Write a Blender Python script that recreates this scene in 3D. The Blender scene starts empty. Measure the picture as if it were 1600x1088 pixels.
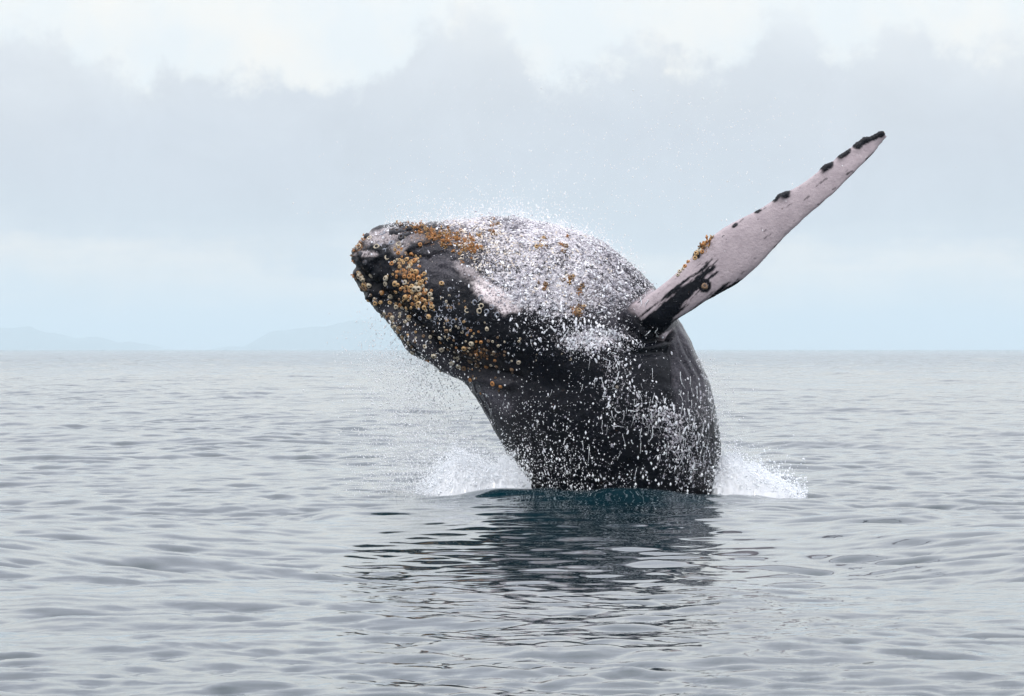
import bpy, bmesh, math, random
import numpy as np
from mathutils import Vector, Matrix, Quaternion
from mathutils.bvhtree import BVHTree

rng = np.random.default_rng(7)
random.seed(7)
SC = bpy.context.scene
COL = SC.collection

# ------------------------------------------------------------------ camera
D = 70.0            # metres from the boat to the whale
PXM = 114.0         # photo pixels per metre at the whale
CAMH = 2.0          # eye height above the sea
FPX = PXM * D
cam_d = bpy.data.cameras.new('camera')
cam = bpy.data.objects.new('camera', cam_d)
COL.objects.link(cam)
cam_d.sensor_width = 36.0
cam_d.lens = 36.0 * FPX / 1600.0
cam_d.clip_start = 0.5
cam_d.clip_end = 150000.0
cam.location = (0, 0, CAMH)
cam.rotation_euler = (math.radians(90) + 2.0 / FPX, 0, 0)
SC.camera = cam

# ------------------------------------------------------------------ colour management
SC.view_settings.view_transform = 'Standard'
SC.view_settings.look = 'None'
SC.view_settings.exposure = 0.06
SC.view_settings.gamma = 1.0
SC.view_settings.use_curve_mapping = False

SUN_EL, SUN_AZ = 58.0, -150.0      # degrees; azimuth from +y towards +x


def lin(r, g, b):
    f = lambda c: (c / 255 / 12.92) if c <= 10 else ((c / 255 + 0.055) / 1.055) ** 2.4
    return (f(r), f(g), f(b), 1.0)


class NT:
    """small helper round a node tree"""
    def __init__(self, tree):
        self.t = tree
        self.n = tree.nodes
        self.l = tree.links

    def node(self, typ, **kw):
        x = self.n.new(typ)
        for k, v in kw.items():
            setattr(x, k, v)
        return x

    def put(self, sock, v):
        if isinstance(v, bpy.types.NodeSocket):
            self.l.new(v, sock)
        elif v is not None:
            sock.default_value = v

    def math(self, op, a, b=None, c=None, clamp=False):
        x = self.node('ShaderNodeMath', operation=op, use_clamp=clamp)
        self.put(x.inputs[0], a)
        if b is not None:
            self.put(x.inputs[1], b)
        if c is not None:
            self.put(x.inputs[2], c)
        return x.outputs[0]

    def vmath(self, op, a, b=None):
        x = self.node('ShaderNodeVectorMath', operation=op)
        self.put(x.inputs[0], a)
        if b is not None:
            self.put(x.inputs[3] if op == 'SCALE' else x.inputs[1], b)
        return x.outputs[0]

    def mix(self, f, a, b):
        x = self.node('ShaderNodeMix', data_type='RGBA')
        self.put(x.inputs[0], f)
        self.put(x.inputs[6], a)
        self.put(x.inputs[7], b)
        return x.outputs[2]

    def noise(self, vec, scale, detail=4.0, rough=0.55, dist=0.0, out=0):
        x = self.node('ShaderNodeTexNoise')
        self.put(x.inputs['Vector'], vec)
        x.inputs['Scale'].default_value = scale
        x.inputs['Detail'].default_value = detail
        x.inputs['Roughness'].default_value = rough
        x.inputs['Distortion'].default_value = dist
        return x.outputs[out]

    def rng(self, v, a, b, c=0.0, d=1.0, smooth=False):
        x = self.node('ShaderNodeMapRange', interpolation_type='SMOOTHSTEP' if smooth else 'LINEAR')
        self.put(x.inputs[0], v)
        for i, q in enumerate((a, b, c, d)):
            x.inputs[i + 1].default_value = q
        return x.outputs[0]

    def ramp(self, v, stops):
        x = self.node('ShaderNodeValToRGB')
        e = x.color_ramp.elements
        while len(e) < len(stops):
            e.new(0.5)
        for i, (p, c) in enumerate(stops):
            e[i].position = p
            e[i].color = c
        self.put(x.inputs[0], v)
        return x.outputs[0]


# ------------------------------------------------------------------ world: pale overcast sky
world = bpy.data.worlds.new('World')
SC.world = world
world.use_nodes = True
w = NT(world.node_tree)
w.n.clear()
wout = w.node('ShaderNodeOutputWorld')
bg = w.node('ShaderNodeBackground')
bg.inputs['Strength'].default_value = 0.1
w.l.new(bg.outputs[0], wout.inputs[0])
tc = w.node('ShaderNodeTexCoord')
dirv = tc.outputs['Generated']
sep = w.node('ShaderNodeSeparateXYZ')
w.l.new(dirv, sep.inputs[0])
el = w.math('ARCSINE', sep.outputs[2])
az = w.math('ARCTAN2', sep.outputs[0], sep.outputs[1])
elpx = w.math('SUBTRACT', 546.0, w.math('MULTIPLY', el, FPX))         # horizon 546, counted downwards
azpx = w.math('DIVIDE', w.math('PINGPONG', w.math('ADD', w.math('MULTIPLY', az, FPX), 800.0), 1600.0), 1600.0)
fc = w.node('ShaderNodeFloatCurve')
cur = fc.mapping.curves[0]
prof = [(0, 60), (60, 40), (130, 95), (190, 105), (245, 112), (300, 112), (400, 122), (500, 134), (560, 122),
        (625, 92), (665, 40), (740, 25), (790, 35), (835, 108), (900, 122), (960, 100), (1015, 66), (1045, 88),
        (1100, 100), (1170, 82), (1225, 36), (1280, 52), (1330, 74), (1385, 46), (1420, 36), (1480, 62), (1540, 70), (1600, 62)]
pts = cur.points
for i, (a, b) in enumerate(prof):
    if i < 2:
        pts[i].location = (a / 1600 if i == 0 else 1.0, b / 200)
    if i == 1:
        pts[1].location = (1.0, prof[-1][1] / 200)
for a, b in prof[1:-1]:
    pts.new(a / 1600, b / 200)
fc.mapping.update()
w.l.new(azpx, fc.inputs['Value'])
edge = w.math('MULTIPLY', fc.outputs[0], 200.0)
n_edge = w.noise(dirv, 95.0, 8.0, 0.66)
n_soft = w.noise(dirv, 34.0, 3.0, 0.5)
vv = w.math('ADD', w.math('SUBTRACT', elpx, edge), w.math('MULTIPLY', w.math('SUBTRACT', n_edge, 0.5), 210.0))
bank = w.rng(vv, -20.0, 40.0, smooth=True)
bank_soft = w.math('MULTIPLY', bank, w.rng(w.math('ADD', elpx, w.math('MULTIPLY', n_soft, 260.0)), 60.0, 300.0, 0.45, 1.0, True))
# long flat layers in the lower sky
strat_v = w.node('ShaderNodeMapping')
strat_v.inputs['Scale'].default_value = (1.0, 1.0, 5.0)
w.l.new(dirv, strat_v.inputs[0])
n_strat = w.noise(strat_v.outputs[0], 16.0, 5.0, 0.55)
n_puff = w.noise(dirv, 60.0, 6.0, 0.6)
tt = w.math('ADD', elpx, w.math('MULTIPLY', w.math('SUBTRACT', n_strat, 0.5), 230.0))
tt = w.math('ADD', tt, w.math('MULTIPLY', w.math('SUBTRACT', n_puff, 0.5), 120.0))
ramp = w.ramp(w.math('DIVIDE', tt, 600.0, clamp=True), [
    (0.00, lin(226, 230, 235)), (0.22, lin(216, 221, 228)), (0.42, lin(209, 215, 224)), (0.56, lin(209, 216, 224)),
    (0.63, lin(216, 222, 228)), (0.72, lin(240, 237, 233)), (0.82, lin(222, 229, 233)), (0.92, lin(206, 221, 230))])
high = w.mix(w.rng(w.noise(dirv, 45.0, 5.0, 0.55), 0.4, 0.7), lin(238, 244, 247), lin(250, 248, 243))
mott = w.rng(w.noise(dirv, 38.0, 7.0, 0.6, 0.6), 0.32, 0.68, 0.955, 1.04)
ramp = w.vmath('SCALE', ramp, mott)
cl = w.mix(bank_soft, high, ramp)
# further up: an even white-grey overcast with a little blue showing through
n_up = w.noise(dirv, 3.0, 5.0, 0.55)
up_col = w.mix(w.rng(n_up, 0.35, 0.7), lin(229, 231, 242), lin(246, 247, 252))
upm = w.rng(el, 0.07, 0.35, smooth=True)
cl = w.mix(upm, cl, up_col)
sky = w.node('ShaderNodeTexSky', sky_type='NISHITA')
sky.sun_disc = False
sky.sun_elevation = math.radians(SUN_EL)
sky.sun_rotation = math.radians(SUN_AZ)
sky.air_density = 1.0
# an overcast dome brightens towards the zenith: (1 + 2 sin el) / 3
cie = w.math('ADD', 1.0, w.math('MULTIPLY', 2.6, w.math('MAXIMUM', w.math('SUBTRACT', sep.outputs[2], 0.06), 0.0)))
cl10 = w.vmath('SCALE', cl, w.math('MULTIPLY', cie, 10.0))
cover = w.rng(w.math('MULTIPLY', upm, w.noise(dirv, 2.0, 4.0, 0.5)), 0.0, 1.0, 1.0, 0.55)
skyc = w.mix(cover, sky.outputs[0], cl10)
w.l.new(skyc, bg.inputs['Color'])

sun_d = bpy.data.lights.new('sun', 'SUN')
sun_d.energy = 1.5
sun_d.angle = math.radians(14)
sun_d.color = (1.0, 0.965, 0.92)
sun = bpy.data.objects.new('sun', sun_d)
COL.objects.link(sun)
_a, _e = math.radians(SUN_AZ), math.radians(SUN_EL)
sdir = Vector((math.sin(_a) * math.cos(_e), math.cos(_a) * math.cos(_e), math.sin(_e)))
sun.rotation_euler = sdir.to_track_quat('Z', 'Y').to_euler()
sun.location = (0, 40, 30)


# ------------------------------------------------------------------ helpers
def X(px):
    return (px - 800.0) / PXM


def Z(py):
    return CAMH - (py - 546.0) / PXM


def PX(x):
    return x * PXM + 800.0


def PY(z):
    return (CAMH - z) * PXM + 546.0


def mesh_np(name, V, F, mat=None, smooth=True):
    """mesh from a (n,3) vertex array and a (m,k) face array"""
    me = bpy.data.meshes.new(name)
    V = np.ascontiguousarray(V, dtype=np.float32)
    F = np.ascontiguousarray(F, dtype=np.int32)
    k = F.shape[1]
    me.vertices.add(len(V))
    me.vertices.foreach_set('co', V.ravel())
    me.loops.add(F.size)
    me.loops.foreach_set('vertex_index', F.ravel())
    me.polygons.add(len(F))
    me.polygons.foreach_set('loop_start', np.arange(0, F.size, k, dtype=np.int32))
    me.update(calc_edges=True)
    me.polygons.foreach_set('use_smooth', np.full(len(F), smooth))
    if mat:
        me.materials.append(mat)
    me.validate()
    return me


def link(name, me, parent=None, **props):
    o = bpy.data.objects.new(name, me)
    COL.objects.link(o)
    if parent:
        o.parent = parent
    for k, v in props.items():
        o[k] = v
    return o


def hash3(i, j, k, s):
    n = (i * 374761393 + j * 668265263 + k * 2147483647 + s * 974634777) & 0xFFFFFFFF
    n = ((n ^ (n >> 13)) * 1274126177) & 0xFFFFFFFF
    n = (n ^ (n >> 16)) & 0xFFFFFF
    return n / float(0xFFFFFF)


def vnoise(P, scale, seed=0):
    """value noise in [-1,1] at the points P (n,3)"""
    Q = np.asarray(P, dtype=np.float64) * scale
    I = np.floor(Q).astype(np.int64)
    f = Q - I
    f = f * f * f * (f * (f * 6 - 15) + 10)
    r = 0
    for dx in (0, 1):
        for dy in (0, 1):
            for dz in (0, 1):
                wgt = (f[:, 0] if dx else 1 - f[:, 0]) * (f[:, 1] if dy else 1 - f[:, 1]) * (f[:, 2] if dz else 1 - f[:, 2])
                r = r + wgt * hash3(I[:, 0] + dx, I[:, 1] + dy, I[:, 2] + dz, seed)
    return r * 2 - 1


def fbm(P, scale, octv=4, gain=0.5, seed=0):
    a, s, t = 1.0, 0, 0
    for o in range(octv):
        s = s + a * vnoise(P, scale * 2.03 ** o, seed + o * 17)
        t += a
        a *= gain
    return s / t


def sstep(a, b, x):
    t = np.clip((x - a) / (b - a), 0, 1)
    return t * t * (3 - 2 * t)


def seg_dist(px, py, poly):
    """distance in photo pixels from points to an open polyline"""
    best = np.full(px.shape, 1e9)
    for (x0, y0), (x1, y1) in zip(poly[:-1], poly[1:]):
        dx, dy = x1 - x0, y1 - y0
        t = np.clip(((px - x0) * dx + (py - y0) * dy) / (dx * dx + dy * dy), 0, 1)
        best = np.minimum(best, np.hypot(px - x0 - t * dx, py - y0 - t * dy))
    return best


def in_poly(px, py, poly):
    c = np.zeros(px.shape, bool)
    n = len(poly)
    for i in range(n):
        x0, y0 = poly[i]
        x1, y1 = poly[(i + 1) % n]
        with np.errstate(divide='ignore', invalid='ignore'):
            hit = ((y0 > py) != (y1 > py)) & (px < (x1 - x0) * (py - y0) / (y1 - y0 + 1e-12) + x0)
        c ^= hit
    return c


def poly_sd(px, py, poly):
    """signed distance: positive inside"""
    d = seg_dist(px, py, list(poly) + [poly[0]])
    return np.where(in_poly(px, py, poly), d, -d)


def new_mat(name):
    m = bpy.data.materials.new(name)
    m.use_nodes = True
    t = NT(m.node_tree)
    b = t.n['Principled BSDF']
    return m, t, b


# ------------------------------------------------------------------ materials
def simple_mat(name, c1, c2, scale, rough=0.5, bump=0.3, bdist=0.01, spec=0.5):
    m, t, b = new_mat(name)
    g = t.node('ShaderNodeTexCoord')
    n = t.noise(g.outputs['Object'], scale, 5.0, 0.6)
    t.l.new(t.mix(t.rng(n, 0.3, 0.7), c1, c2), b.inputs['Base Color'])
    b.inputs['Roughness'].default_value = rough
    b.inputs['Specular IOR Level'].default_value = spec
    if bump:
        bp = t.node('ShaderNodeBump')
        bp.inputs['Strength'].default_value = bump
        bp.inputs['Distance'].default_value = bdist
        t.l.new(t.noise(g.outputs['Object'], scale * 2.7, 4.0, 0.6), bp.inputs['Height'])
        t.l.new(bp.outputs[0], b.inputs['Normal'])
    return m


def foam_mat(name, c1, c2, trans):
    """white water: drops that scatter light and let part of it through"""
    m = bpy.data.materials.new(name)
    m.use_nodes = True
    t = NT(m.node_tree)
    t.n.clear()
    o = t.node('ShaderNodeOutputMaterial')
    g = t.node('ShaderNodeTexCoord')
    c = t.mix(t.rng(t.noise(g.outputs['Object'], 9.0, 4.0, 0.6), 0.35, 0.65), c1, c2)
    d = t.node('ShaderNodeBsdfDiffuse')
    tr = t.node('ShaderNodeBsdfTranslucent')
    gl = t.node('ShaderNodeBsdfGlossy')
    gl.inputs['Roughness'].default_value = 0.15
    t.l.new(c, d.inputs['Color'])
    t.l.new(c, tr.inputs['Color'])
    m1 = t.node('ShaderNodeMixShader')
    m1.inputs[0].default_value = trans
    t.l.new(d.outputs[0], m1.inputs[1])
    t.l.new(tr.outputs[0], m1.inputs[2])
    m2 = t.node('ShaderNodeMixShader')
    m2.inputs[0].default_value = 0.06
    t.l.new(m1.outputs[0], m2.inputs[1])
    t.l.new(gl.outputs[0], m2.inputs[2])
    t.l.new(m2.outputs[0], o.inputs['Surface'])
    return m


M_FOAM = foam_mat('white_water', (0.90, 0.92, 0.94, 1), (0.96, 0.97, 0.98, 1), 0.45)
M_DROP = foam_mat('water_drop', (0.94, 0.95, 0.96, 1), (0.98, 0.98, 0.98, 1), 0.5)
M_SKINFOAM = foam_mat('foam_on_skin', (0.70, 0.71, 0.76, 1), (0.95, 0.95, 0.96, 1), 0.15)
M_GREYFOAM = foam_mat('thin_white_water', (0.20, 0.19, 0.23, 1), (0.56, 0.54, 0.58, 1), 0.1)
M_CREAM = foam_mat('stained_froth', (0.60, 0.50, 0.40, 1), (0.80, 0.72, 0.62, 1), 0.15)

# ------------------------------------------------------------------ the sea
def ocean_tile(L, n, kmin, kmax, wind_deg, spread, slope, seed, power=4.0, chop=1.0):
    """FFT sea patch, periodic over L metres: height and horizontal shift, scaled to a given rms slope"""
    r = np.random.default_rng(seed)
    k1 = np.fft.fftfreq(n, L / n) * 2 * np.pi
    kx, ky = np.meshgrid(k1, k1, indexing='ij')
    k = np.hypot(kx, ky)
    k[0, 0] = 1e-6
    th = np.arctan2(ky, kx) - math.radians(wind_deg)
    P = k ** (-power) * (np.abs(np.cos(th / 1.0)) ** spread + 0.05)
    P *= sstep(kmin * 0.6, kmin * 1.2, k) * (1 - sstep(kmax * 0.7, kmax * 1.2, k))
    P[0, 0] = 0
    H = np.sqrt(P) * (r.normal(size=(n, n)) + 1j * r.normal(size=(n, n)))
    h = np.fft.ifft2(H).real
    sx = np.fft.ifft2(H * 1j * kx).real
    sy = np.fft.ifft2(H * 1j * ky).real
    s = slope / math.sqrt((sx ** 2 + sy ** 2).mean())
    dx = np.fft.ifft2(-1j * kx / k * H).real
    dy = np.fft.ifft2(-1j * ky / k * H).real
    return h * s, dx * s * chop, dy * s * chop, L, n


def sample(tile, x, y, rot):
    h, dx, dy, L, n = tile
    c, s = math.cos(rot), math.sin(rot)
    u, v = (c * x + s * y) / L * n, (-s * x + c * y) / L * n
    i, j = np.floor(u).astype(np.int64), np.floor(v).astype(np.int64)
    fu, fv = u - i, v - j
    i0, j0, i1, j1 = i % n, j % n, (i + 1) % n, (j + 1) % n
    f = lambda A: (A[i0, j0] * (1 - fu) + A[i1, j0] * fu) * (1 - fv) + (A[i0, j1] * (1 - fu) + A[i1, j1] * fu) * fv
    hx, hy = f(dx), f(dy)
    return f(h), c * hx - s * hy, s * hx + c * hy


T_SWELL = ocean_tile(211.0, 512, 2 * np.pi / 22, 2 * np.pi / 3, 76, 2, 0.036, 3, 3.9, 2.2)
T_CHOP = ocean_tile(31.0, 512, 2 * np.pi / 2.6, 2 * np.pi / 0.42, 84, 0.8, 0.118, 5, 2.9, 2.0)
T_RIPPLE = ocean_tile(11.0, 512, 2 * np.pi / 0.55, 2 * np.pi / 0.16, 98, 0.5, 0.085, 8, 3.2, 1.4)

HX, HY = X(915), 67.5      # the dome of water the whale pushes up


def slick(x, y):
    """the smoothed patch of water the whale has drawn up with it, ragged at its rim"""
    q = 0.28 * fbm(np.stack([x * 0.8, y * 0.3, x * 0], 1), 0.9, 2, 0.5, 61)
    return sstep(1.15, 0.85, np.sqrt(((x - X(850)) / 3.2) ** 2 + ((y - 59.5) / 11.5) ** 2) + q)


def sea_height(x, y):
    dist = np.maximum(np.hypot(x, y), 1)
    h1, a1, b1 = sample(T_SWELL, x, y, 0.0)
    h2, a2, b2 = sample(T_CHOP, x + 3.1, y + 8.0, 0.13)
    h3, a3, b3 = sample(T_RIPPLE, x, y + 2.0, -0.21)
    w2 = (1 - 0.8 * sstep(700, 3000, dist)) * (0.80 + 0.75 * fbm(np.stack([x * 0.45, y * 0.12, x * 0], 1), 0.12, 3, 0.5, 37))
    w3 = 1 - sstep(90, 420, dist)
    w1 = 1 - sstep(3000, 9000, dist)
    wob = 0.25 * fbm(np.stack([x * 1.2, y * 0, x * 0], 1), 1.0, 3, 0.5, 77)
    g = np.exp(-((x - HX) / 1.9) ** 4 - ((y - HY - wob) / 0.8) ** 2) * (1 + wob)
    sk = slick(x, y)
    calm = (1 - 0.15 * sk) * (1 - 0.28 * (1 - sstep(30, 58, y)) * (1 - sk))
    gust = 0.95 + 0.8 * fbm(np.stack([x * 0.6, y * 0.2, x * 0], 1), 0.35, 3, 0.5, 31)
    g3 = gust * (1 - sk) + 0.30 * sk
    g3 = g3 * (1 + 0.15 * (1 - sstep(42, 80, y)))
    h = w1 * h1 * (1 - 0.8 * sk) + calm * w2 * h2 + w3 * h3 * g3 + 0.17 * g
    # the long near face of the swell the whale is breaking through
    prof = np.interp(y, [36, 40, 43, 46, 48.5, 51, 54, 58, 62, 66, 69, 72], [0, -.03, -.11, -.20, -.24, -.235, -.19, -.12, -.05, 0.01, 0.02, 0])
    h = h + prof * np.exp(-((x - X(850)) / 5.0) ** 4)
    h = h - 0.03 * np.exp(-((x - X(760)) / 1.2) ** 2 - ((y - 68.5) / 1.6) ** 2)
    return h, w1 * a1 + calm * w2 * a2 + w3 * a3 * g3, w1 * b1 + calm * w2 * b2 + w3 * b3 * g3


def build_sea():
    rows = [-51000, -4000, -1000, -250, -60, -15, 2, 8, 13, 17, 20, 22, 24, 25.5]
    yv = 26.5
    while yv < 62000:
        rows.append(yv)
        if yv < 72:
            yv += 0.072 + 0.0004 * (yv - 26)
        else:
            yv += 0.0009 * (min(yv, 350) - 72) + 0.1 + 0.0065 * max(0, yv - 350)
    rows += [67000]
    rows = np.array(rows, float)
    u = np.linspace(-1.3, 1.3, 262)
    ext = np.array([1.45, 1.6, 1.9, 2.5, 4, 8, 20, 60, 160])
    u = np.concatenate([-ext[::-1], u, ext])
    base = np.where(rows < 26.5, 4.3, rows * 0.1003 + 1.6)
    fine = np.abs(u) <= 1.31
    Xg = np.where(fine[None, :], base[:, None] * u[None, :], 0.0)
    edge_ = base * 1.3
    # outer columns run out to 15 km on both sides whatever the row
    e = np.abs(u[~fine])
    f = (np.log(e / 1.3) / np.log(160 / 1.3))
    Xo = edge_[:, None] * (54000.0 / edge_[:, None]) ** f[None, :]
    Xg[:, ~fine] = np.sign(u[~fine])[None, :] * Xo
    Yg = np.repeat(rows[:, None], len(u), 1)
    x, y = Xg.ravel(), Yg.ravel()
    h, a, b = sea_height(x, y)
    ok = (y > 5) & (np.abs(x) < 1.301 * (0.1003 * np.maximum(y, 26.5) + 1.65))
    amp = np.where(ok, 1.0, 0.0)
    V = np.stack([x + a * amp, y + b * amp, h * amp], 1)
    R, C = Xg.shape
    idx = np.arange(R * C).reshape(R, C)
    F = np.stack([idx[:-1, :-1].ravel(), idx[:-1, 1:].ravel(), idx[1:, 1:].ravel(), idx[1:, :-1].ravel()], 1)
    m, t, bs = new_mat('sea_water')
    geo = t.node('ShaderNodeNewGeometry')
    tcn = t.node('ShaderNodeTexCoord')
    mp = t.node('ShaderNodeMapping')
    mp.inputs['Scale'].default_value = (0.55, 1.0, 1.0)
    t.l.new(tcn.outputs['Object'], mp.inputs[0])
    n1 = t.noise(mp.outputs[0], 6.5, 5.0, 0.62, 0.5, out=1)
    n2 = t.noise(mp.outputs[0], 1.3, 2.0, 0.5, 0.2, out=1)
    p1 = t.vmath('MULTIPLY', t.vmath('SUBTRACT', n1, (0.5, 0.5, 0.5)), (0.10, 0.13, 0.0))
    sl = t.node('ShaderNodeAttribute', attribute_name='slick')
    kk = t.math('SUBTRACT', 1.0, t.math('MULTIPLY', sl.outputs['Fac'], 0.92))
    rw = t.node('ShaderNodeAttribute', attribute_name='rough_water')
    kk = t.math('MULTIPLY', kk, rw.outputs['Fac'])
    p2 = t.vmath('MULTIPLY', t.vmath('SUBTRACT', n2, (0.5, 0.5, 0.5)), (0.05, 0.06, 0.0))
    nn = t.vmath('NORMALIZE', t.vmath('ADD', geo.outputs['Normal'], t.vmath('SCALE', t.vmath('ADD', p1, p2), kk)))
    t.l.new(nn, bs.inputs['Normal'])
    bs.inputs['Base Color'].default_value = (0.0008, 0.015, 0.0215, 1)
    bs.inputs['Roughness'].default_value = 0.04
    bs.inputs['IOR'].default_value = 1.333
    me = mesh_np('sea', V, F, m)
    at = me.attributes.new('slick', 'FLOAT', 'POINT')
    at.data.foreach_set('value', slick(x, y).astype(np.float32))
    # waves too small for the mesh out there go into the shading normal
    at = me.attributes.new('rough_water', 'FLOAT', 'POINT')
    at.data.foreach_set('value', (0.7 + 11.0 * sstep(150, 900, y) + 0.9 * sstep(52, 44, y)).astype(np.float32))
    return link('sea', me, kind='structure')


sea = build_sea()


# ------------------------------------------------------------------ far hills across the bay
def build_hills():
    m = simple_mat('forested_hill', (0.03, 0.05, 0.035, 1), (0.05, 0.07, 0.05, 1), 0.01, 0.9, 0.0)
    ridges = [
        [(-700, 546), (-520, 532), (-380, 520), (-240, 512), (-120, 518), (-60, 515), (0, 516), (30, 517), (55, 514), (75, 523),
         (95, 522), (115, 529), (130, 530), (150, 526), (165, 529), (185, 537), (210, 535), (225, 538), (248, 548)],
        [(350, 547), (364, 541), (374, 543), (388, 545), (402, 536), (420, 523), (440, 519), (470, 516), (500, 513), (530, 507), (580, 504),
         (640, 502), (720, 506), (800, 510), (900, 518), (980, 530), (1050, 547)]]
    Y0 = 45000.0
    k = Y0 / FPX
    for pr in ridges:
        pr = np.array(pr, float)
        px = np.arange(pr[0, 0], pr[-1, 0] + 1, 3.0)
        top = np.interp(px, pr[:, 0], pr[:, 1])
        P = np.stack([px * 0.05, px * 0, px * 0], 1)
        hz = (546 - top) * k + CAMH
        hz = np.maximum(hz + fbm(P, 1.3, 3, 0.5, 4) * 7.0, -2.0)
        vs = np.linspace(-1, 1, 25)
        xx = (px[None, :] - 800) * k + vs[:, None] * 0
        yy = Y0 + vs[:, None] * 2500 + 0 * px[None, :]
        fall = (1 - vs ** 2)[:, None] ** 0.8
        nz = fbm(np.stack([xx.ravel() * 0.0022, yy.ravel() * 0.0022, xx.ravel() * 0], 1), 1.0, 3, 0.5, 9).reshape(xx.shape)
        zz = (hz[None, :] + 2) * fall * (1 + 0.25 * nz * (np.abs(vs)[:, None] > 0.05)) - 2.0
        R, C = xx.shape
        idx = np.arange(R * C).reshape(R, C)
        F = np.stack([idx[:-1, :-1].ravel(), idx[:-1, 1:].ravel(), idx[1:, 1:].ravel(), idx[1:, :-1].ravel()], 1)
        me = mesh_np('hills', np.stack([xx.ravel(), yy.ravel(), zz.ravel()], 1), F, m)
        link('hills', me, kind='structure')


build_hills()


# ------------------------------------------------------------------ haze over the bay
def build_haze():
    me = bpy.data.meshes.new('haze')
    bm = bmesh.new()
    bmesh.ops.create_cube(bm, size=1.0)
    for v in bm.verts:
        v.co = Vector((v.co.x * 110000, 68000 if v.co.y > 0 else -52000, 295.0 if v.co.z > 0 else -6.0))
    bm.to_mesh(me)
    bm.free()
    m = bpy.data.materials.new('sea_haze')
    m.use_nodes = True
    t = NT(m.node_tree)
    t.n.clear()
    o = t.node('ShaderNodeOutputMaterial')
    v = t.node('ShaderNodeVolumePrincipled')
    v.inputs['Color'].default_value = (0.72, 0.85, 0.90, 1)
    v.inputs['Density'].default_value = 2.6 / 45000
    v.inputs['Anisotropy'].default_value = 0.0
    t.l.new(v.outputs[0], o.inputs['Volume'])
    me.materials.append(m)
    return link('haze', me, kind='stuff')


build_haze()


# ------------------------------------------------------------------ the whale
# body sections: two ends of a diameter as seen from the boat, and depth ratio
SECT = [((868, 990), (1072, 990), 0.9), ((842, 880), (1098, 870), 0.92), ((820, 778), (1114, 772), 0.92), ((805, 740), (1121, 735), 0.92),
        ((783, 692), (1124, 690), 0.92), ((757, 648), (1117, 640), 0.92), ((728, 607), (1103, 585), 0.90),
        ((703, 585), (1066, 508), 0.88), ((672, 571), (1014, 438), 0.86), ((641, 553), (942, 379), 0.84),
        ((627, 533), (872, 351), 0.84), ((612, 513), (800, 338), 0.86), ((598, 496), (735, 341), 0.88),
        ((583, 474), (680, 347), 0.90), ((567, 454), (632, 349), 0.95), ((555, 438), (590, 357), 1.0), ((549, 421), (563, 377), 1.1),
        ((548, 408), (550, 396), 1.2)]
FLIP = [((930, 505), (985, 560), 0.42, -0.45), ((972, 482), (1032, 524), 0.40, -0.95), ((1010, 462), (1056, 502), 0.36, -1.05), ((1045, 436), (1091, 479), 0.33, -1.06),
        ((1083, 398), (1130, 456), 0.27, -1.02), ((1112, 370), (1157, 441), 0.24, -0.98), ((1142, 350), (1182, 417), 0.22, -0.93),
        ((1180, 330), (1212, 386), 0.21, -0.86), ((1215, 309), (1248, 351), 0.22, -0.78), ((1250, 288), (1286, 318), 0.22, -0.70),
        ((1285, 263), (1319, 287), 0.22, -0.62), ((1312, 243), (1343, 262), 0.22, -0.55), ((1337, 225), (1362, 244), 0.22, -0.48),
        ((1360, 213), (1376, 228), 0.24, -0.43), ((1378, 207), (1386, 214), 0.3, -0.40)]


def catmull(A, n):
    A = np.asarray(A, float)
    m = len(A)
    t = np.linspace(0, m - 1, n)
    i = np.minimum(t.astype(int), m - 2)
    f = (t - i)[:, None]
    p0, p1, p2, p3 = A[np.maximum(i - 1, 0)], A[i], A[i + 1], A[np.minimum(i + 2, m - 1)]
    return 0.5 * ((2 * p1) + (-p0 + p2) * f + (2 * p0 - 5 * p1 + 4 * p2 - p3) * f ** 2 + (-p0 + 3 * p1 - 3 * p2 + p3) * f ** 3)


def loft(rows, nt, na, sharp=None):
    S = catmull(rows, nt)           # ax az bx bz depth yoff
    th = np.linspace(0, 2 * np.pi, na, endpoint=False)
    c, s = np.cos(th), np.sin(th)
    ce = (S[:, 0:2] + S[:, 2:4]) / 2
    e1 = (S[:, 2:4] - S[:, 0:2]) / 2
    V = np.zeros((nt, na, 3))
    V[:, :, 0] = ce[:, 0:1] + e1[:, 0:1] * c
    V[:, :, 2] = ce[:, 1:2] + e1[:, 1:2] * c
    V[:, :, 1] = D + S[:, 5:6] + S[:, 4:5] * s
    idx = np.arange(nt * na).reshape(nt, na)
    nx = np.roll(idx, -1, 1)
    F = np.stack([idx[:-1].ravel(), nx[:-1].ravel(), nx[1:].ravel(), idx[1:].ravel()], 1)
    return V.reshape(-1, 3), F, idx


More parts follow.
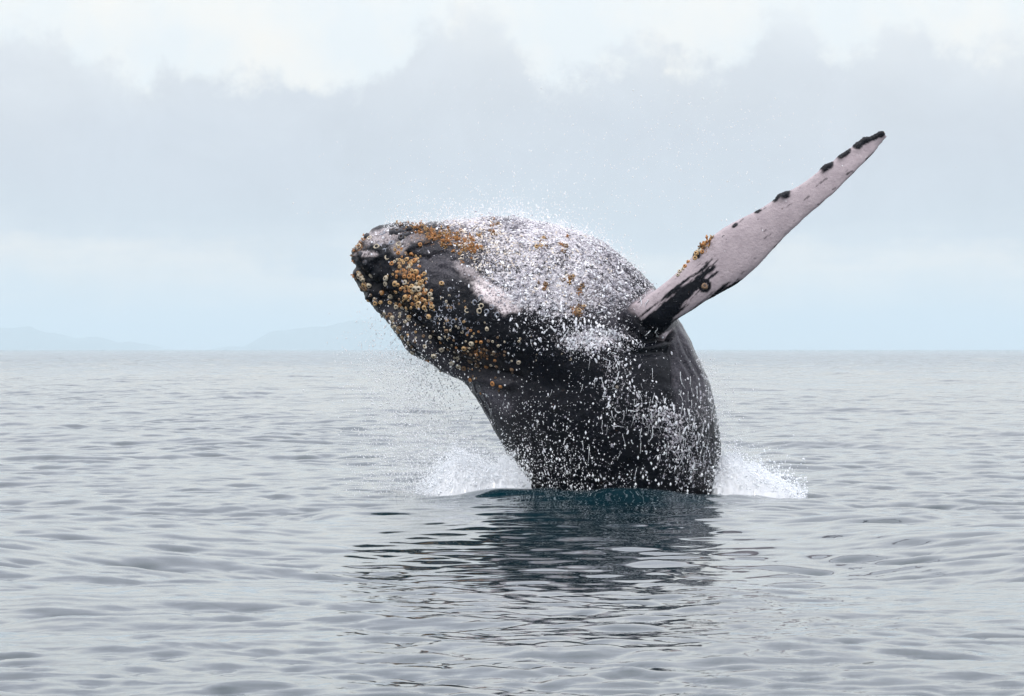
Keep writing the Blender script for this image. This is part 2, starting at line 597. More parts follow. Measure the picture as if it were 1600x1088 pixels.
def build_whale_mesh():
    rows = []
    for a, b, d in SECT:
        half = math.hypot(a[0] - b[0], a[1] - b[1]) / 2 / PXM
        rows.append((X(a[0]), Z(a[1]), X(b[0]), Z(b[1]), half * d, 0.0))
    V1, F1, i1 = loft(rows, 150, 120)
    body_param = (V1.copy(), np.repeat(np.linspace(0, 1, 150), 120), np.tile(np.linspace(0, 2 * np.pi, 120, endpoint=False), 150))
    rows = []
    for a, b, th, yo in FLIP:
        k = (D + yo) / D        # keep the outline where it is seen although the fin stands nearer
        half = math.hypot(a[0] - b[0], a[1] - b[1]) / 2 / PXM
        za, zb = CAMH + (Z(a[1]) - CAMH) * k, CAMH + (Z(b[1]) - CAMH) * k
        rows.append((X(a[0]) * k, za, X(b[0]) * k, zb, half * th, yo))
    V2, F2, i2 = loft(rows, 110, 48)
    bm = bmesh.new()
    for V, F, ix in ((V1, F1, i1), (V2, F2, i2)):
        vs = [bm.verts.new(v) for v in V]
        for f in F:
            bm.faces.new([vs[q] for q in f])
        bm.faces.new([vs[q] for q in ix[0][::-1]])
        bm.faces.new([vs[q] for q in ix[-1]])
    bmesh.ops.recalc_face_normals(bm, faces=bm.faces)
    me = bpy.data.meshes.new('whale_shell')
    bm.to_mesh(me)
    bm.free()
    tmp = bpy.data.objects.new('whale_shell', me)
    COL.objects.link(tmp)
    md = tmp.modifiers.new('remesh', 'REMESH')
    md.mode = 'VOXEL'
    md.voxel_size = 0.0205
    sm = tmp.modifiers.new('smooth', 'SMOOTH')
    sm.factor = 0.5
    sm.iterations = 4
    dg = bpy.context.evaluated_depsgraph_get()
    dg.update()
    ev = bpy.data.meshes.new_from_object(tmp.evaluated_get(dg))
    bpy.data.objects.remove(tmp)
    return ev, body_param


whale_me, BP = build_whale_mesh()


def get_v(me):
    V = np.empty(len(me.vertices) * 3, np.float32)
    me.vertices.foreach_get('co', V)
    N = np.empty(len(me.vertices) * 3, np.float32)
    me.vertices.foreach_get('normal', N)
    return V.reshape(-1, 3).astype(float), N.reshape(-1, 3).astype(float)


OUT = [(548, 402), (556, 378), (585, 357), (632, 349), (680, 346), (735, 340), (800, 337), (872, 351), (942, 379), (1014, 438), (1066, 508), (1103, 585), (1117, 640),
       (1124, 690), (1121, 735), (1114, 780), (820, 790), (805, 740), (783, 692), (757, 648), (728, 607), (703, 585), (672, 571), (641, 553), (627, 533), (598, 496), (567, 454), (549, 421)]
FLIPPOLY = [(985, 482)] + [f[0] for f in FLIP[2:]] + [f[1] for f in FLIP[:1:-1]] + [(1040, 525)]
def white_density(px, py):
    """how thickly white water lies on the whale"""
    px, py = np.asarray(px, float), np.asarray(py, float)
    d = np.full(px.shape, 0.012)
    lower = np.interp(px, [640, 690, 740, 790, 850, 920, 1000, 1040], [392, 405, 425, 470, 492, 488, 478, 460])
    big = fbm(np.stack([px * 0.014, py * 0.022, px * 0], 1), 1.0, 3, 0.55, 91)
    d += (0.50 + 0.75 * big) * (1 - 0.45 * sstep(850, 960, px)) * sstep(18, -22, py - lower) * sstep(690, 735, px + 0.3 * (400 - py))
    d += 0.20 * sstep(90, 0, py - lower) * sstep(760, 830, px) * sstep(1010, 960, px)
    for cx, cy, sx, sy, a in ((1062, 690, 34, 34, .48), (1040, 650, 40, 22, .40), (1100, 640, 18, 60, .28), (1085, 735, 34, 30, .32), (1000, 650, 40, 26, .22),
                              (935, 528, 50, 16, .62), (905, 540, 26, 14, .35), (960, 570, 26, 40, .28), (955, 620, 30, 30, .16), (890, 725, 80, 40, .06), (840, 745, 40, 34, .12),
                              (960, 750, 110, 24, .07), (1000, 600, 40, 30, .10), (600, 372, 30, 12, .25), (830, 660, 30, 50, .07), (780, 640, 20, 30, .05),
                              (660, 500, 50, 40, .03), (720, 345, 60, 14, .35)):
        d += a * np.exp(-((px - cx) / sx) ** 2 - ((py - cy) / sy) ** 2)
    d += 0.22 * np.exp(-((px - 790) / 85) ** 2 - ((py - 365) / 32) ** 2)
    return np.clip(d, 0.0, 0.9)


BLACKFLIP = [(1003, 503), (1030, 478), (1052, 452), (1080, 436), (1100, 416), (1120, 407), (1117, 424), (1100, 442), (1082, 462), (1066, 486), (1048, 508), (1032, 522), (1008, 520)]
TRAILDARK = [(1030, 524), (1052, 496), (1078, 484), (1108, 466), (1130, 446), (1160, 438), (1152, 450), (1128, 462), (1100, 478), (1072, 496), (1050, 514)]
KNOBS = [(1214, 309, 9, 6), (1226, 305, 10, 6), (1288, 263, 8, 6), (1295, 257, 7, 6), (1315, 244, 9, 5), (1324, 237, 6, 4), (1341, 228, 9, 6), (1352, 219, 10, 7), (1366, 213, 12, 6), (1378, 209, 9, 5), (1184, 331, 5, 3),
         (1148, 353, 5, 2.5), (1088, 395, 7, 9)]


def detail_whale(me, bp):
    V, N = get_v(me)
    px, py = PX(V[:, 0] * D / V[:, 1]), PY(CAMH + (V[:, 2] - CAMH) * D / V[:, 1])
    front = sstep(0.25, -0.25, N[:, 1])
    # axis / angle coordinates borrowed from the nearest point of the lofted body
    from mathutils.kdtree import KDTree
    kd = KDTree(len(bp[0]))
    for i, p in enumerate(bp[0]):
        kd.insert(p, i)
    kd.balance()
    near = np.array([kd.find(v)[1:3] for v in V])
    ni = near[:, 0].astype(int)
    T, TH = bp[1][ni], bp[2][ni]
    # smooth angle: recompute from offsets inside the nearest section is not needed at 120 columns once blurred
    flip = sstep(-7, -1, poly_sd(px, py, FLIPPOLY)) * ((V[:, 1] < D - 0.35) | (poly_sd(px, py, OUT) < -3))
    flip = np.clip(flip, 0, 1)
    body = 1 - flip
    disp = np.zeros(len(V))
    # general unevenness of the hide
    disp += body * (0.030 * fbm(V, 1.6, 3, 0.5, 1) + 0.012 * fbm(V, 7.0, 3, 0.5, 2))
    # warty, scarred chin and jaw
    jaw = np.exp(-((px - 600) / 85) ** 2 - ((py - 420) / 95) ** 2)
    disp += body * jaw * (0.048 * fbm(V, 5.0, 3, 0.6, 3) + 0.036 * np.maximum(0, fbm(V, 11.0, 2, 0.5, 5)))
    top = sstep(500, 380, py) * sstep(640, 720, px) * body
    disp += top * 0.016 * fbm(V, 13.0, 3, 0.6, 6)
    # the notch between the lips and the ridge along the lower lip
    g = seg_dist(px, py, [(540, 414), (558, 420), (585, 446)])
    disp -= body * 0.075 * np.exp(-(g / 6.0) ** 2)
    ridge = [(580, 462), (606, 492), (632, 514), (662, 546), (692, 573), (730, 592), (790, 605)]
    g = seg_dist(px, py, ridge)
    disp += front * body * 0.075 * np.exp(-(g / 7.0) ** 2)
    off = [(x + 13, y - 12) for x, y in ridge]
    disp -= front * body * 0.075 * np.exp(-(seg_dist(px, py, off) / 7.0) ** 2)
    off = [(x - 3, y + 12) for x, y in ridge[2:]]
    disp -= front * body * 0.045 * np.exp(-(seg_dist(px, py, off) / 5.0) ** 2)
    # hollow of the throat behind the jaw
    disp -= front * body * 0.13 * np.exp(-((px - 830) / 95) ** 2 - ((py - 602) / 34) ** 2)
    # skin folds behind the chin
    for c, dep, sg in (([(636, 396), (652, 401), (668, 402)], .05, 2.6), ([(646, 391), (660, 384), (672, 380)], .04, 2.6), ([(668, 402), (682, 396), (698, 394)], .035, 2.4),
                       ([(704, 406), (720, 404), (734, 401)], .035, 2.4), ([(690, 418), (730, 436), (760, 452)], .02, 4.0),
                       ([(975, 505), (1012, 534), (1050, 524)], .09, 6.0), ([(960, 470), (974, 494), (994, 514)], .08, 5.0), ([(950, 520), (990, 552), (1045, 548)], .06, 7.0),
                       ([(1047, 520), (1052, 560), (1054, 600)], .05, 5.0)):
        disp -= body * dep * np.exp(-(seg_dist(px, py, c) / sg) ** 2)
    # throat pleats: on the upper right flank, running along the body
    s_ax = TH * 1.0
    pl = sstep(905, 960, px) * sstep(540, 470, py) + sstep(1052, 1066, px) * sstep(660, 560, py) * sstep(500, 530, py)
    pl = np.clip(pl, 0, 1) * body
    grey_pl = pl
    th2 = np.arctan2((V[:, 1] - D), 1.0) if False else None
    # distance in from the back outline gives evenly spaced lines
    back = [(870, 351), (942, 379), (1014, 438), (1066, 508), (1103, 585), (1117, 640), (1124, 690), (1121, 735)]
    db = seg_dist(px, py, back)
    ph = (np.maximum(db, 0) + 6 * fbm(V, 1.2, 2, 0.5, 12)) * 2 * np.pi / 11.0
    disp -= pl * 0.045 * (0.5 + 0.5 * np.cos(ph)) ** 2 * sstep(75, 40, db) * sstep(0, 7, db)
    # finer drip-worn wrinkles on the near flank
    fl = sstep(600, 680, py) * body
    st = fbm(np.stack([V[:, 0] * 3.0, V[:, 1] * 3.0, V[:, 2] * 0.5], 1), 3.0, 3, 0.5, 14)
    disp += fl * 0.012 * st
    # under-jaw neck: long fine grooves
    nk = np.exp(-((px - 755) / 50) ** 2 - ((py - 625) / 45) ** 2) * body
    disp -= nk * 0.014 * (0.5 + 0.5 * np.cos(TH * 46)) ** 2
    # fin: knobs along the leading edge, slight ripple along the trailing one
    for kx, ky, kw, kh in KNOBS:
        ca, sa = math.cos(-0.6), math.sin(-0.6)
        u, v = (px - kx) * ca + (py - ky) * sa, -(px - kx) * sa + (py - ky) * ca
        disp += flip * 0.034 * min(1, kw / 9) ** 2 * np.exp(-(u / kw) ** 2 - (v / kh) ** 2) * (1 + 0.8 * vnoise(V, 9.0, 33))
    trail = [(1056, 502), (1091, 479), (1130, 456), (1157, 441), (1182, 417), (1212, 386), (1248, 351), (1286, 318), (1319, 287), (1343, 262), (1376, 228)]
    td = seg_dist(px, py, trail)
    disp += flip * 0.010 * np.exp(-(td / 6) ** 2) * vnoise(V, 5.0, 5)
    disp += flip * 0.012 * fbm(V, 2.2, 2, 0.5, 20)
    V2 = V + N * disp[:, None]
    me.vertices.foreach_set('co', V2.astype(np.float32).ravel())
    me.update()
    # -------- pigment: r = pink-white, g = pale scar, b = painted wet sheen and grey skin
    nz = fbm(np.stack([V[:, 0], V[:, 1], V[:, 2]], 1), 9.0, 4, 0.6, 40)
    ca, sa = math.cos(math.radians(-38)), math.sin(math.radians(-38))
    along, across = px * ca + py * sa, -px * sa + py * ca
    streak = fbm(np.stack([along * 0.018, across * 0.19, 0 * px], 1), 1.0, 4, 0.65, 44)
    sd1 = poly_sd(px, py, BLACKFLIP) + 2.5 + 17 * streak
    sd2 = poly_sd(px, py, TRAILDARK) + 11 * streak
    dark = np.maximum(sstep(-2.5, 2.5, sd1), sstep(-2, 2, sd2))
    for kx, ky, kw, kh in KNOBS:
        c2, s2 = math.cos(-0.6), math.sin(-0.6)
        u, v = (px - kx) * c2 + (py - ky) * s2, -(px - kx) * s2 + (py - ky) * c2
        dark = np.maximum(dark, sstep(1.25, 0.85, np.hypot(u / kw, v / kh) + 0.75 * nz))
    dark = np.maximum(dark, sstep(4.5, 2.5, seg_dist(px, py, [(1337, 224), (1360, 212), (1386, 208)]) + 2.0 * nz))
    # ring scars on the fin
    for rx, ry, rr, rw in ((1101, 447, 7.5, 3.2),):
        dark = np.maximum(dark, sstep(rw + 0.8, rw - 0.6, np.abs(np.hypot(px - rx, py - ry) - rr)))
    # ink-like flecks towards the trailing edge
    fk = fbm(np.stack([along * 0.05, across * 0.2, 0 * px], 1), 1.0, 3, 0.6, 47)
    dark = np.maximum(dark, sstep(0.36, 0.50, fk) * sstep(16, 4, td) * 0.9)
    dark = np.maximum(dark, sstep(0.50, 0.62, fk) * 0.7)
    edge_in = sstep(-8, 6, (px - 985) * 0.75 - np.abs(py - 487) * 0.15 + 9 * nz)
    pink = flip * edge_in * (1 - dark)
    scar = np.zeros(len(V))
    for cx, cy, a, b, rot, amp in ((772, 462, 42, 16, 0.62, 1.0), (735, 428, 30, 9, 0.55, .4), (598, 371, 34, 11, -0.2, .45), (625, 385, 14, 12, 0, .3), (905, 455, 40, 30, 0, .18),
                                   (575, 398, 16, 5, 0.0, .5), (650, 372, 20, 7, 0, .25)):
        c2, s2 = math.cos(rot), math.sin(rot)
        u, v = (px - cx) * c2 + (py - cy) * s2, -(px - cx) * s2 + (py - cy) * c2
        scar = np.maximum(scar, amp * sstep(1.25, 0.7, np.hypot(u / a, v / b) + 0.55 * nz))
    scar *= body
    grey = body * np.clip(sstep(450, 365, py + 0.0 * px) * sstep(690, 740, px + 0.4 * (390 - py)) * (0.65 + 0.6 * nz) * sstep(440, 360, py)  # grey over back and chin: sky sheen of wet skin, painted in
                          + 0.40 * np.exp(-((px - 690) / 50) ** 2 - ((py - 415) / 26) ** 2)
                          + 0.45 * np.exp(-(seg_dist(px, py, [(606, 490), (660, 545), (725, 592), (790, 640)]) / 9) ** 2)
                          + 0.45 * grey_pl * sstep(1010, 960, px) + 0.38 * sstep(1046, 1062, px) * sstep(680, 600, py)
                          + 0.3 * nk, 0, 1)  # neck sheen, painted in as grey
    ca_ = me.color_attributes.new('pigment_sheen', 'FLOAT_COLOR', 'POINT')
    arr = np.stack([pink, scar, grey, np.ones(len(V))], 1).astype(np.float32)
    ca_.data.foreach_set('color', arr.ravel())
    # r = thickness of the white water film, g = brown crust round the barnacles
    crust = np.zeros(len(V))
    for cx, cy, sx, sy, a in ((634, 425, 16, 18, .55), (650, 462, 18, 16, .5), (745, 552, 36, 18, .42), (600, 500, 60, 14, .2), (690, 368, 60, 18, .5), (560, 385, 12, 16, .5),
                              (848, 381, 9, 8, .9), (880, 383, 9, 7, .9), (890, 437, 9, 10, .9), (903, 486, 11, 11, .9), (853, 445, 8, 6, .8), (908, 452, 8, 8, .8), (1098, 385, 12, 16, .5)):
        crust = np.maximum(crust, a * np.exp(-((px - cx) / sx) ** 2 - ((py - cy) / sy) ** 2))
    fa = me.color_attributes.new('film', 'FLOAT_COLOR', 'POINT')
    arr = np.stack([white_density(px, py) * body, crust, crust * 0, np.ones(len(V))], 1).astype(np.float32)
    fa.data.foreach_set('color', arr.ravel())
    me.polygons.foreach_set('use_smooth', np.ones(len(me.polygons), bool))
    me.update()


detail_whale(whale_me, BP)


def whale_material():
    m, t, b = new_mat('wet_whale_skin')
    at = t.node('ShaderNodeAttribute', attribute_name='pigment_sheen')
    s = t.node('ShaderNodeSeparateColor')
    t.l.new(at.outputs['Color'], s.inputs[0])
    co = t.node('ShaderNodeTexCoord').outputs['Object']
    n = t.noise(co, 9.0, 6.0, 0.65)
    nf = t.noise(co, 38.0, 5.0, 0.6)
    base = t.mix(t.rng(n, 0.35, 0.7), (0.0008, 0.0012, 0.003, 1), (0.003, 0.004, 0.008, 1))
    grey = t.mix(t.rng(nf, 0.35, 0.65), (0.045, 0.042, 0.055, 1), (0.20, 0.185, 0.21, 1))  # colour of the painted wet sheen and of the grey lip and pleats
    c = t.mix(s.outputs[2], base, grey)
    scar = t.mix(t.rng(nf, 0.35, 0.6), (0.50, 0.42, 0.44, 1), (0.74, 0.66, 0.66, 1))
    c = t.mix(t.math('MULTIPLY', s.outputs[1], t.rng(nf, 0.30, 0.50)), c, scar)
    pink = t.mix(t.rng(n, 0.3, 0.7), (0.34, 0.285, 0.30, 1), (0.45, 0.38, 0.395, 1))
    pink = t.mix(t.rng(nf, 0.3, 0.75, 0.0, 0.35), pink, (0.28, 0.245, 0.265, 1))
    c = t.mix(s.outputs[0], c, pink)
    # pale nicks and scratches all over the dark hide
    vo = t.node('ShaderNodeTexVoronoi', feature='DISTANCE_TO_EDGE')
    vo.inputs['Scale'].default_value = 9.0
    t.l.new(t.vmath('ADD', co, t.vmath('SCALE', t.noise(co, 6.0, 3.0, 0.6, 0.0, 1), 0.4)), vo.inputs['Vector'])
    sc = t.math('MULTIPLY', t.rng(vo.outputs['Distance'], 0.0, 0.05, 1.0, 0.0), t.rng(t.noise(co, 3.0, 4.0, 0.6), 0.55, 0.7, 0.0, 0.05))
    c = t.mix(sc, c, (0.45, 0.44, 0.47, 1))
    fl = t.node('ShaderNodeAttribute', attribute_name='film')
    fs = t.node('ShaderNodeSeparateColor')
    t.l.new(fl.outputs['Color'], fs.inputs[0])
    cr = t.rng(t.math('ADD', t.noise(co, 28.0, 5.0, 0.65), t.math('MULTIPLY', fs.outputs[1], 0.45)), 0.66, 0.82)
    c = t.mix(cr, c, t.mix(t.rng(nf, 0.35, 0.65), (0.07, 0.035, 0.015, 1), (0.36, 0.18, 0.07, 1)))
    # a film of white water, torn into flecks and winding threads
    fine = t.noise(co, 30.0, 6.0, 0.68, 0.6)
    lac = t.math('ABSOLUTE', t.math('SUBTRACT', t.noise(co, 7.0, 5.0, 0.6, 0.5), 0.5))
    fine = t.math('SUBTRACT', t.math('ADD', fine, 0.06), t.math('MULTIPLY', lac, 0.9))
    thr = t.math('SUBTRACT', 0.72, t.math('MULTIPLY', t.math('POWER', fs.outputs[0], 0.8), 0.33))
    film = t.rng(t.math('SUBTRACT', fine, thr), -0.02, 0.07)
    tone = t.mix(t.rng(t.noise(co, 16.0, 4.0, 0.6), 0.35, 0.65), (0.30, 0.28, 0.32, 1), (0.74, 0.70, 0.71, 1))
    c = t.mix(film, c, tone)
    t.l.new(c, b.inputs['Base Color'])
    t.l.new(t.rng(nf, 0.3, 0.7, 0.07, 0.26), b.inputs['Roughness'])
    b.inputs['Specular IOR Level'].default_value = 0.14
    bp = t.node('ShaderNodeBump')
    bp.inputs['Strength'].default_value = 0.6
    bp.inputs['Distance'].default_value = 0.022
    t.l.new(t.math('ADD', t.noise(co, 24.0, 5.0, 0.65), t.math('ADD', t.math('MULTIPLY', nf, 0.35), t.math('MULTIPLY', film, 0.25))), bp.inputs['Height'])
    t.l.new(bp.outputs[0], b.inputs['Normal'])
    return m


whale_me.materials.clear()
whale_me.materials.append(whale_material())
whale_me.name = 'humpback_whale'
whale = link('humpback_whale', whale_me,
             label='black humpback whale breaching out of the sea with one long pale flipper raised', category='whale')
VW, NW = get_v(whale_me)
_tri = []
FQ = np.empty(len(whale_me.loops), np.int32)
whale_me.loops.foreach_get('vertex_index', FQ)
bvh = BVHTree.FromPolygons([tuple(v) for v in VW], [tuple(p.vertices) for p in whale_me.polygons])


def on_skin(px, py):
    """point and normal of the skin seen from the boat at a place in the view"""
    tgt = Vector((X(px), D, Z(py)))
    o = Vector((0, 0, CAMH))
    d = (tgt - o).normalized()
    h = bvh.ray_cast(o + d * 60, d, 25)
    if h[0] is None:
        h = bvh.find_nearest(tgt + Vector((0, -0.2, 0)))
        if h[0] is None or h[3] > 0.25:
            return None
    n = h[1]
    if n.dot(d) > 0:
        n = -n
    return h[0], n


# ------------------------------------------------------------------ barnacles
TINTS = {'tan': ((0.30, 0.16, 0.055, 1), (0.58, 0.39, 0.19, 1)), 'rust': ((0.30, 0.12, 0.035, 1), (0.48, 0.23, 0.07, 1)),
         'cream': ((0.30, 0.24, 0.16, 1), (0.60, 0.53, 0.41, 1)), 'grey': ((0.10, 0.11, 0.14, 1), (0.34, 0.36, 0.41, 1)),
         'black': ((0.012, 0.013, 0.018, 1), (0.05, 0.05, 0.06, 1)), 'brown': ((0.10, 0.055, 0.03, 1), (0.26, 0.16, 0.08, 1))}
BM = {k: simple_mat('barnacle_' + k, a, b, 60.0, 0.55, 0.5, 0.004) for k, (a, b) in TINTS.items()}
M_HOLE = simple_mat('barnacle_mouth', (0.02, 0.012, 0.008, 1), (0.06, 0.03, 0.015, 1), 40.0, 0.7, 0.0)


def acorn_mesh(tint, seed, ring=False):
    r = random.Random(seed)
    n = 9
    prof = [(1.0, -0.25), (0.97, 0.12), (0.78, 0.62), (0.56, 0.80), (0.36, 0.70), (0.28, 0.30)]
    if ring:
        prof = [(1.0, -0.25), (1.0, 0.10), (0.86, 0.34), (0.68, 0.34), (0.55, 0.12), (0.50, 0.0)]
    V, F = [], []
    jit = [1 + r.uniform(-0.12, 0.12) for _ in range(n)]
    for ri, (rad, z) in enumerate(prof):
        for k in range(n):
            a = 2 * math.pi * k / n
            q = rad * jit[k] if ri < 4 else rad
            V.append((q * math.cos(a), q * math.sin(a), z + (r.uniform(-.06, .06) if ri in (2, 3) else 0)))
    for ri in range(len(prof) - 1):
        for k in range(n):
            k2 = (k + 1) % n
            F.append((ri * n + k, ri * n + k2, (ri + 1) * n + k2, (ri + 1) * n + k))
    me = bpy.data.meshes.new('barnacle')
    me.from_pydata(V, [], F + [tuple(range((len(prof) - 1) * n, len(prof) * n))])
    me.materials.append(BM[tint])
    me.materials.append(M_HOLE)
    for i, p in enumerate(me.polygons):
        p.use_smooth = True
        if i >= (len(prof) - 2) * n:
            p.material_index = 1
    me.update()
    return me


def goose_mesh(tint, seed):
    """a tuft of stalked barnacles"""
    r = random.Random(seed)
    V, F = [], []
    for q in range(6):
        d = Vector((r.uniform(-.75, .75), r.uniform(-.75, .75), 1)).normalized()
        L = r.uniform(0.9, 2.0)
        s = d.orthogonal().normalized()
        t_ = d.cross(s)
        b0 = Vector((r.uniform(-.5, .5), r.uniform(-.5, .5), -.25))
        base = len(V)
        for (rad, h) in ((0.20, 0), (0.17, 0.5 * L), (0.34, 0.72 * L)):
            for k in range(4):
                a = math.pi / 2 * k
                V.append(tuple(b0 + d * h + (s * math.cos(a) + t_ * math.sin(a) * 0.7) * rad))
        V.append(tuple(b0 + d * L))
        for ri in range(2):
            for k in range(4):
                k2 = (k + 1) % 4
                F.append((base + ri * 4 + k, base + ri * 4 + k2, base + ri * 4 + 4 + k2, base + ri * 4 + 4 + k))
        for k in range(4):
            F.append((base + 8 + k, base + 8 + (k + 1) % 4, base + 12))
    me = bpy.data.meshes.new('goose_barnacle')
    me.from_pydata(V, [], F)
    me.materials.append(BM[tint])
    return me


ACORN = {t: [acorn_mesh(t, 10 * i + j) for j in range(3)] for i, t in enumerate(TINTS)}
RING = [acorn_mesh('grey', 90 + j, True) for j in range(3)] + [acorn_mesh('cream', 95, True)]
RING_DARK = acorn_mesh('black', 97, True)
RING_DARK.materials[1] = BM['grey']
GOOSE = {t: [goose_mesh(t, 200 + 10 * i + j) for j in range(3)] for i, t in enumerate(('rust', 'tan', 'brown'))}


def orient(p, n, size, flat=1.0, tilt=0.25):
    n = (n + Vector((random.uniform(-tilt, tilt), random.uniform(-tilt, tilt), random.uniform(-tilt, tilt)))).normalized()
    q = n.to_track_quat('Z', 'Y') @ Quaternion((0, 0, 1), random.uniform(0, 6.28))
    s = Vector((size * random.uniform(.9, 1.1), size * random.uniform(.9, 1.1), size * flat * random.uniform(.8, 1.15)))
    return Matrix.LocRotScale(p, q, s)


BARN = []      # (size in metres, mesh, matrix)


def put_barnacle(px, py, rpx, me, flat=1.0, tilt=0.25, lift=0.0):
    h = on_skin(px, py)
    if h is None:
        return
    BARN.append((rpx / PXM, me, orient(h[0] + h[1] * (lift - 0.12 * rpx / PXM), h[1], rpx / PXM, flat * random.uniform(.7, 1.2), tilt), me.name))


def scatter(n, cx, cy, sx, sy, rot, rlo, rhi, pick, flat=1.0, mind=0.9):
    done = []
    tries = 0
    while len(done) < n and tries < n * 30:
        tries += 1
        u, v = random.gauss(0, sx), random.gauss(0, sy)
        x, y = cx + u * math.cos(rot) - v * math.sin(rot), cy + u * math.sin(rot) + v * math.cos(rot)
        r = rlo + (rhi - rlo) * random.random() ** 1.6
        if any((x - a) ** 2 + (y - b) ** 2 < (mind * (r + c)) ** 2 for a, b, c in done):
            continue
        done.append((x, y, r))
        put_barnacle(x, y, r, pick(), flat)


ch = random.choice
tanm = lambda: ch(ACORN['tan'] * 3 + ACORN['rust'] * 2 + ACORN['cream'])
creamm = lambda: ch(ACORN['cream'] + ACORN['tan'] + ACORN['cream'] + ACORN['brown'])
ringm = lambda: ch(RING)
# the crowded patch on the jaw
scatter(40, 632, 415, 13, 14, 0.9, 1.8, 5.2, tanm, 0.9, 0.7)
scatter(46, 644, 446, 12, 15, 0.5, 1.8, 5.6, tanm, 0.9, 0.7)
scatter(22, 657, 468, 11, 12, 0.5, 1.8, 5.0, tanm, 0.9, 0.7)
for x, y, r in ((617, 444, 6), (602, 444, 5), (580, 431, 5), (597, 458, 4.5), (610, 464, 5), (609, 473, 4), (619, 480, 5), (672, 460, 5.5), (653, 480, 5), (663, 481, 5),
                (664, 470, 4.5), (670, 495, 5), (690, 443, 5), (648, 452, 6), (640, 432, 6), (654, 435, 5.5), (648, 408, 6), (635, 397, 5), (612, 412, 4.5), (596, 457, 4),
                (690, 547, 5), (706, 568, 5), (725, 545, 5), (640, 495, 4)):
    put_barnacle(x, y, r * 0.85, tanm() if random.random() < .75 else creamm())
scatter(26, 640, 490, 32, 20, 0.7, 2.4, 4.2, creamm)
# pale ring-shaped ones behind them
scatter(44, 705, 480, 24, 20, 0.5, 1.8, 4.4, ringm, 0.6, 0.7)
scatter(10, 690, 505, 26, 12, 0.4, 2.0, 3.6, ringm, 0.6)
for x, y in ((752, 478), (760, 487), (749, 486), (768, 480), (742, 473), (777, 492)):
    put_barnacle(x, y, 4.4, ringm())
# white rings on the pale chin scar
for x, y in ((577, 372), (588, 385), (600, 392), (612, 379), (623, 381), (605, 402), (630, 370), (598, 365), (560, 385)):
    put_barnacle(x, y, 4.6, RING[3] if random.random() < .6 else ch(RING))
for x, y in ((571, 367), (620, 362), (638, 357), (634, 366), (627, 371), (614, 362), (630, 360), (570, 410), (562, 398)):
    put_barnacle(x, y, random.uniform(5, 7), ch(ACORN['black']))
# browned crust near the corner of the mouth
scatter(60, 742, 552, 34, 20, 0.45, 1.8, 5.0, lambda: ch(ACORN['brown'] + ACORN['brown'] + ACORN['rust'] + ACORN['cream']))
# along the lip down to the left
for k in range(46):
    t_ = random.random()
    x, y = np.interp(t_, [0, .3, .6, .8, 1], [552, 566, 598, 622, 645]), np.interp(t_, [0, .3, .6, .8, 1], [428, 456, 497, 522, 552])
    put_barnacle(x + random.uniform(1, 14), y + random.uniform(-6, 3), random.uniform(2.6, 5), ch(ACORN['brown'] + ACORN['black'] + ACORN['cream'] + ACORN['tan']))
# stalked tufts: chin tip, top of the chin, flank clumps and fin
for x, y, r in ((551, 408, 4), (549, 400, 4), (553, 391, 3.5), (556, 383, 4), (560, 376, 4.5), (566, 372, 5), (570, 369, 4), (552, 430, 4), (551, 440, 4)):
    put_barnacle(x, y, r, ch(GOOSE['rust'] + GOOSE['brown']))
for k in range(120):
    t_ = random.random() ** 0.8
    x = np.interp(t_, [0, .25, .6, 1], [628, 660, 710, 752])
    y = np.interp(t_, [0, .25, .6, 1], [347, 360, 378, 390])
    put_barnacle(x + random.gauss(0, 7), y + random.gauss(0, 6 + 5 * t_), random.uniform(2.8, 5.2), ch(GOOSE['rust'] + GOOSE['tan'] + GOOSE['rust']))
for cx, cy, n in ((848, 381, 7), (880, 383, 7), (890, 437, 10), (903, 486, 14), (853, 445, 6), (908, 452, 6), (770, 362, 6), (775, 345, 3)):
    for k in range(n):
        put_barnacle(cx + random.gauss(0, 5), cy + random.gauss(0, 5), random.uniform(2.6, 4.6), ch(GOOSE['rust'] + GOOSE['brown'] + ACORN['brown'] + ACORN['tan']))
for x, y, r in ((1112, 364, 5), (1107, 369, 5), (1110, 375, 5), (1103, 380, 4.5), (1113, 371, 4.5), (1106, 384, 4), (1113, 360, 5.5), (1110, 368, 6), (1105, 376, 6.5), (1114, 366, 7), (1109, 364, 13), (1102, 383, 11), (1097, 388, 8), (1112, 360, 13), (1115, 363, 11), (1106, 372, 13), (1110, 357, 12)):
    put_barnacle(x, y, r, ch(GOOSE['rust'] + GOOSE['brown'] + GOOSE['tan']))
for x, y, r in ((1098, 386, 4), (1093, 391, 4.4), (1088, 396, 4), (1086, 403, 4), (1097, 394, 3.5), (1070, 416, 3.6), (1062, 424, 3.6), (1059, 430, 3), (1067, 420, 3), (1075, 409, 3)):
    put_barnacle(x, y, r, ch(ACORN['tan'] + ACORN['rust'] + ACORN['cream']))
put_barnacle(1101, 447, 5.6, ACORN['brown'][0], 0.5)
put_barnacle(1132, 372, 4.6, RING_DARK, 0.35, 0.0)
put_barnacle(998, 470, 4.6, RING_DARK, 0.3, 0.0)
for x, y in ((1297, 252), (1320, 234), (1318, 238), (1073, 404), (1385, 210)):
    put_barnacle(x, y, 3.2, ch(GOOSE['tan'] + GOOSE['rust']))
scatter(50, 800, 540, 90, 30, 0.2, 1.2, 2.6, ringm, 0.6)
scatter(40, 720, 520, 50, 30, 0.4, 1.6, 2.8, creamm, 0.9)

BARN.sort(key=lambda b: -b[0])
acorns = [b for b in BARN if b[3].startswith('barnacle')]
geese = [b for b in BARN if b[3].startswith('goose')]


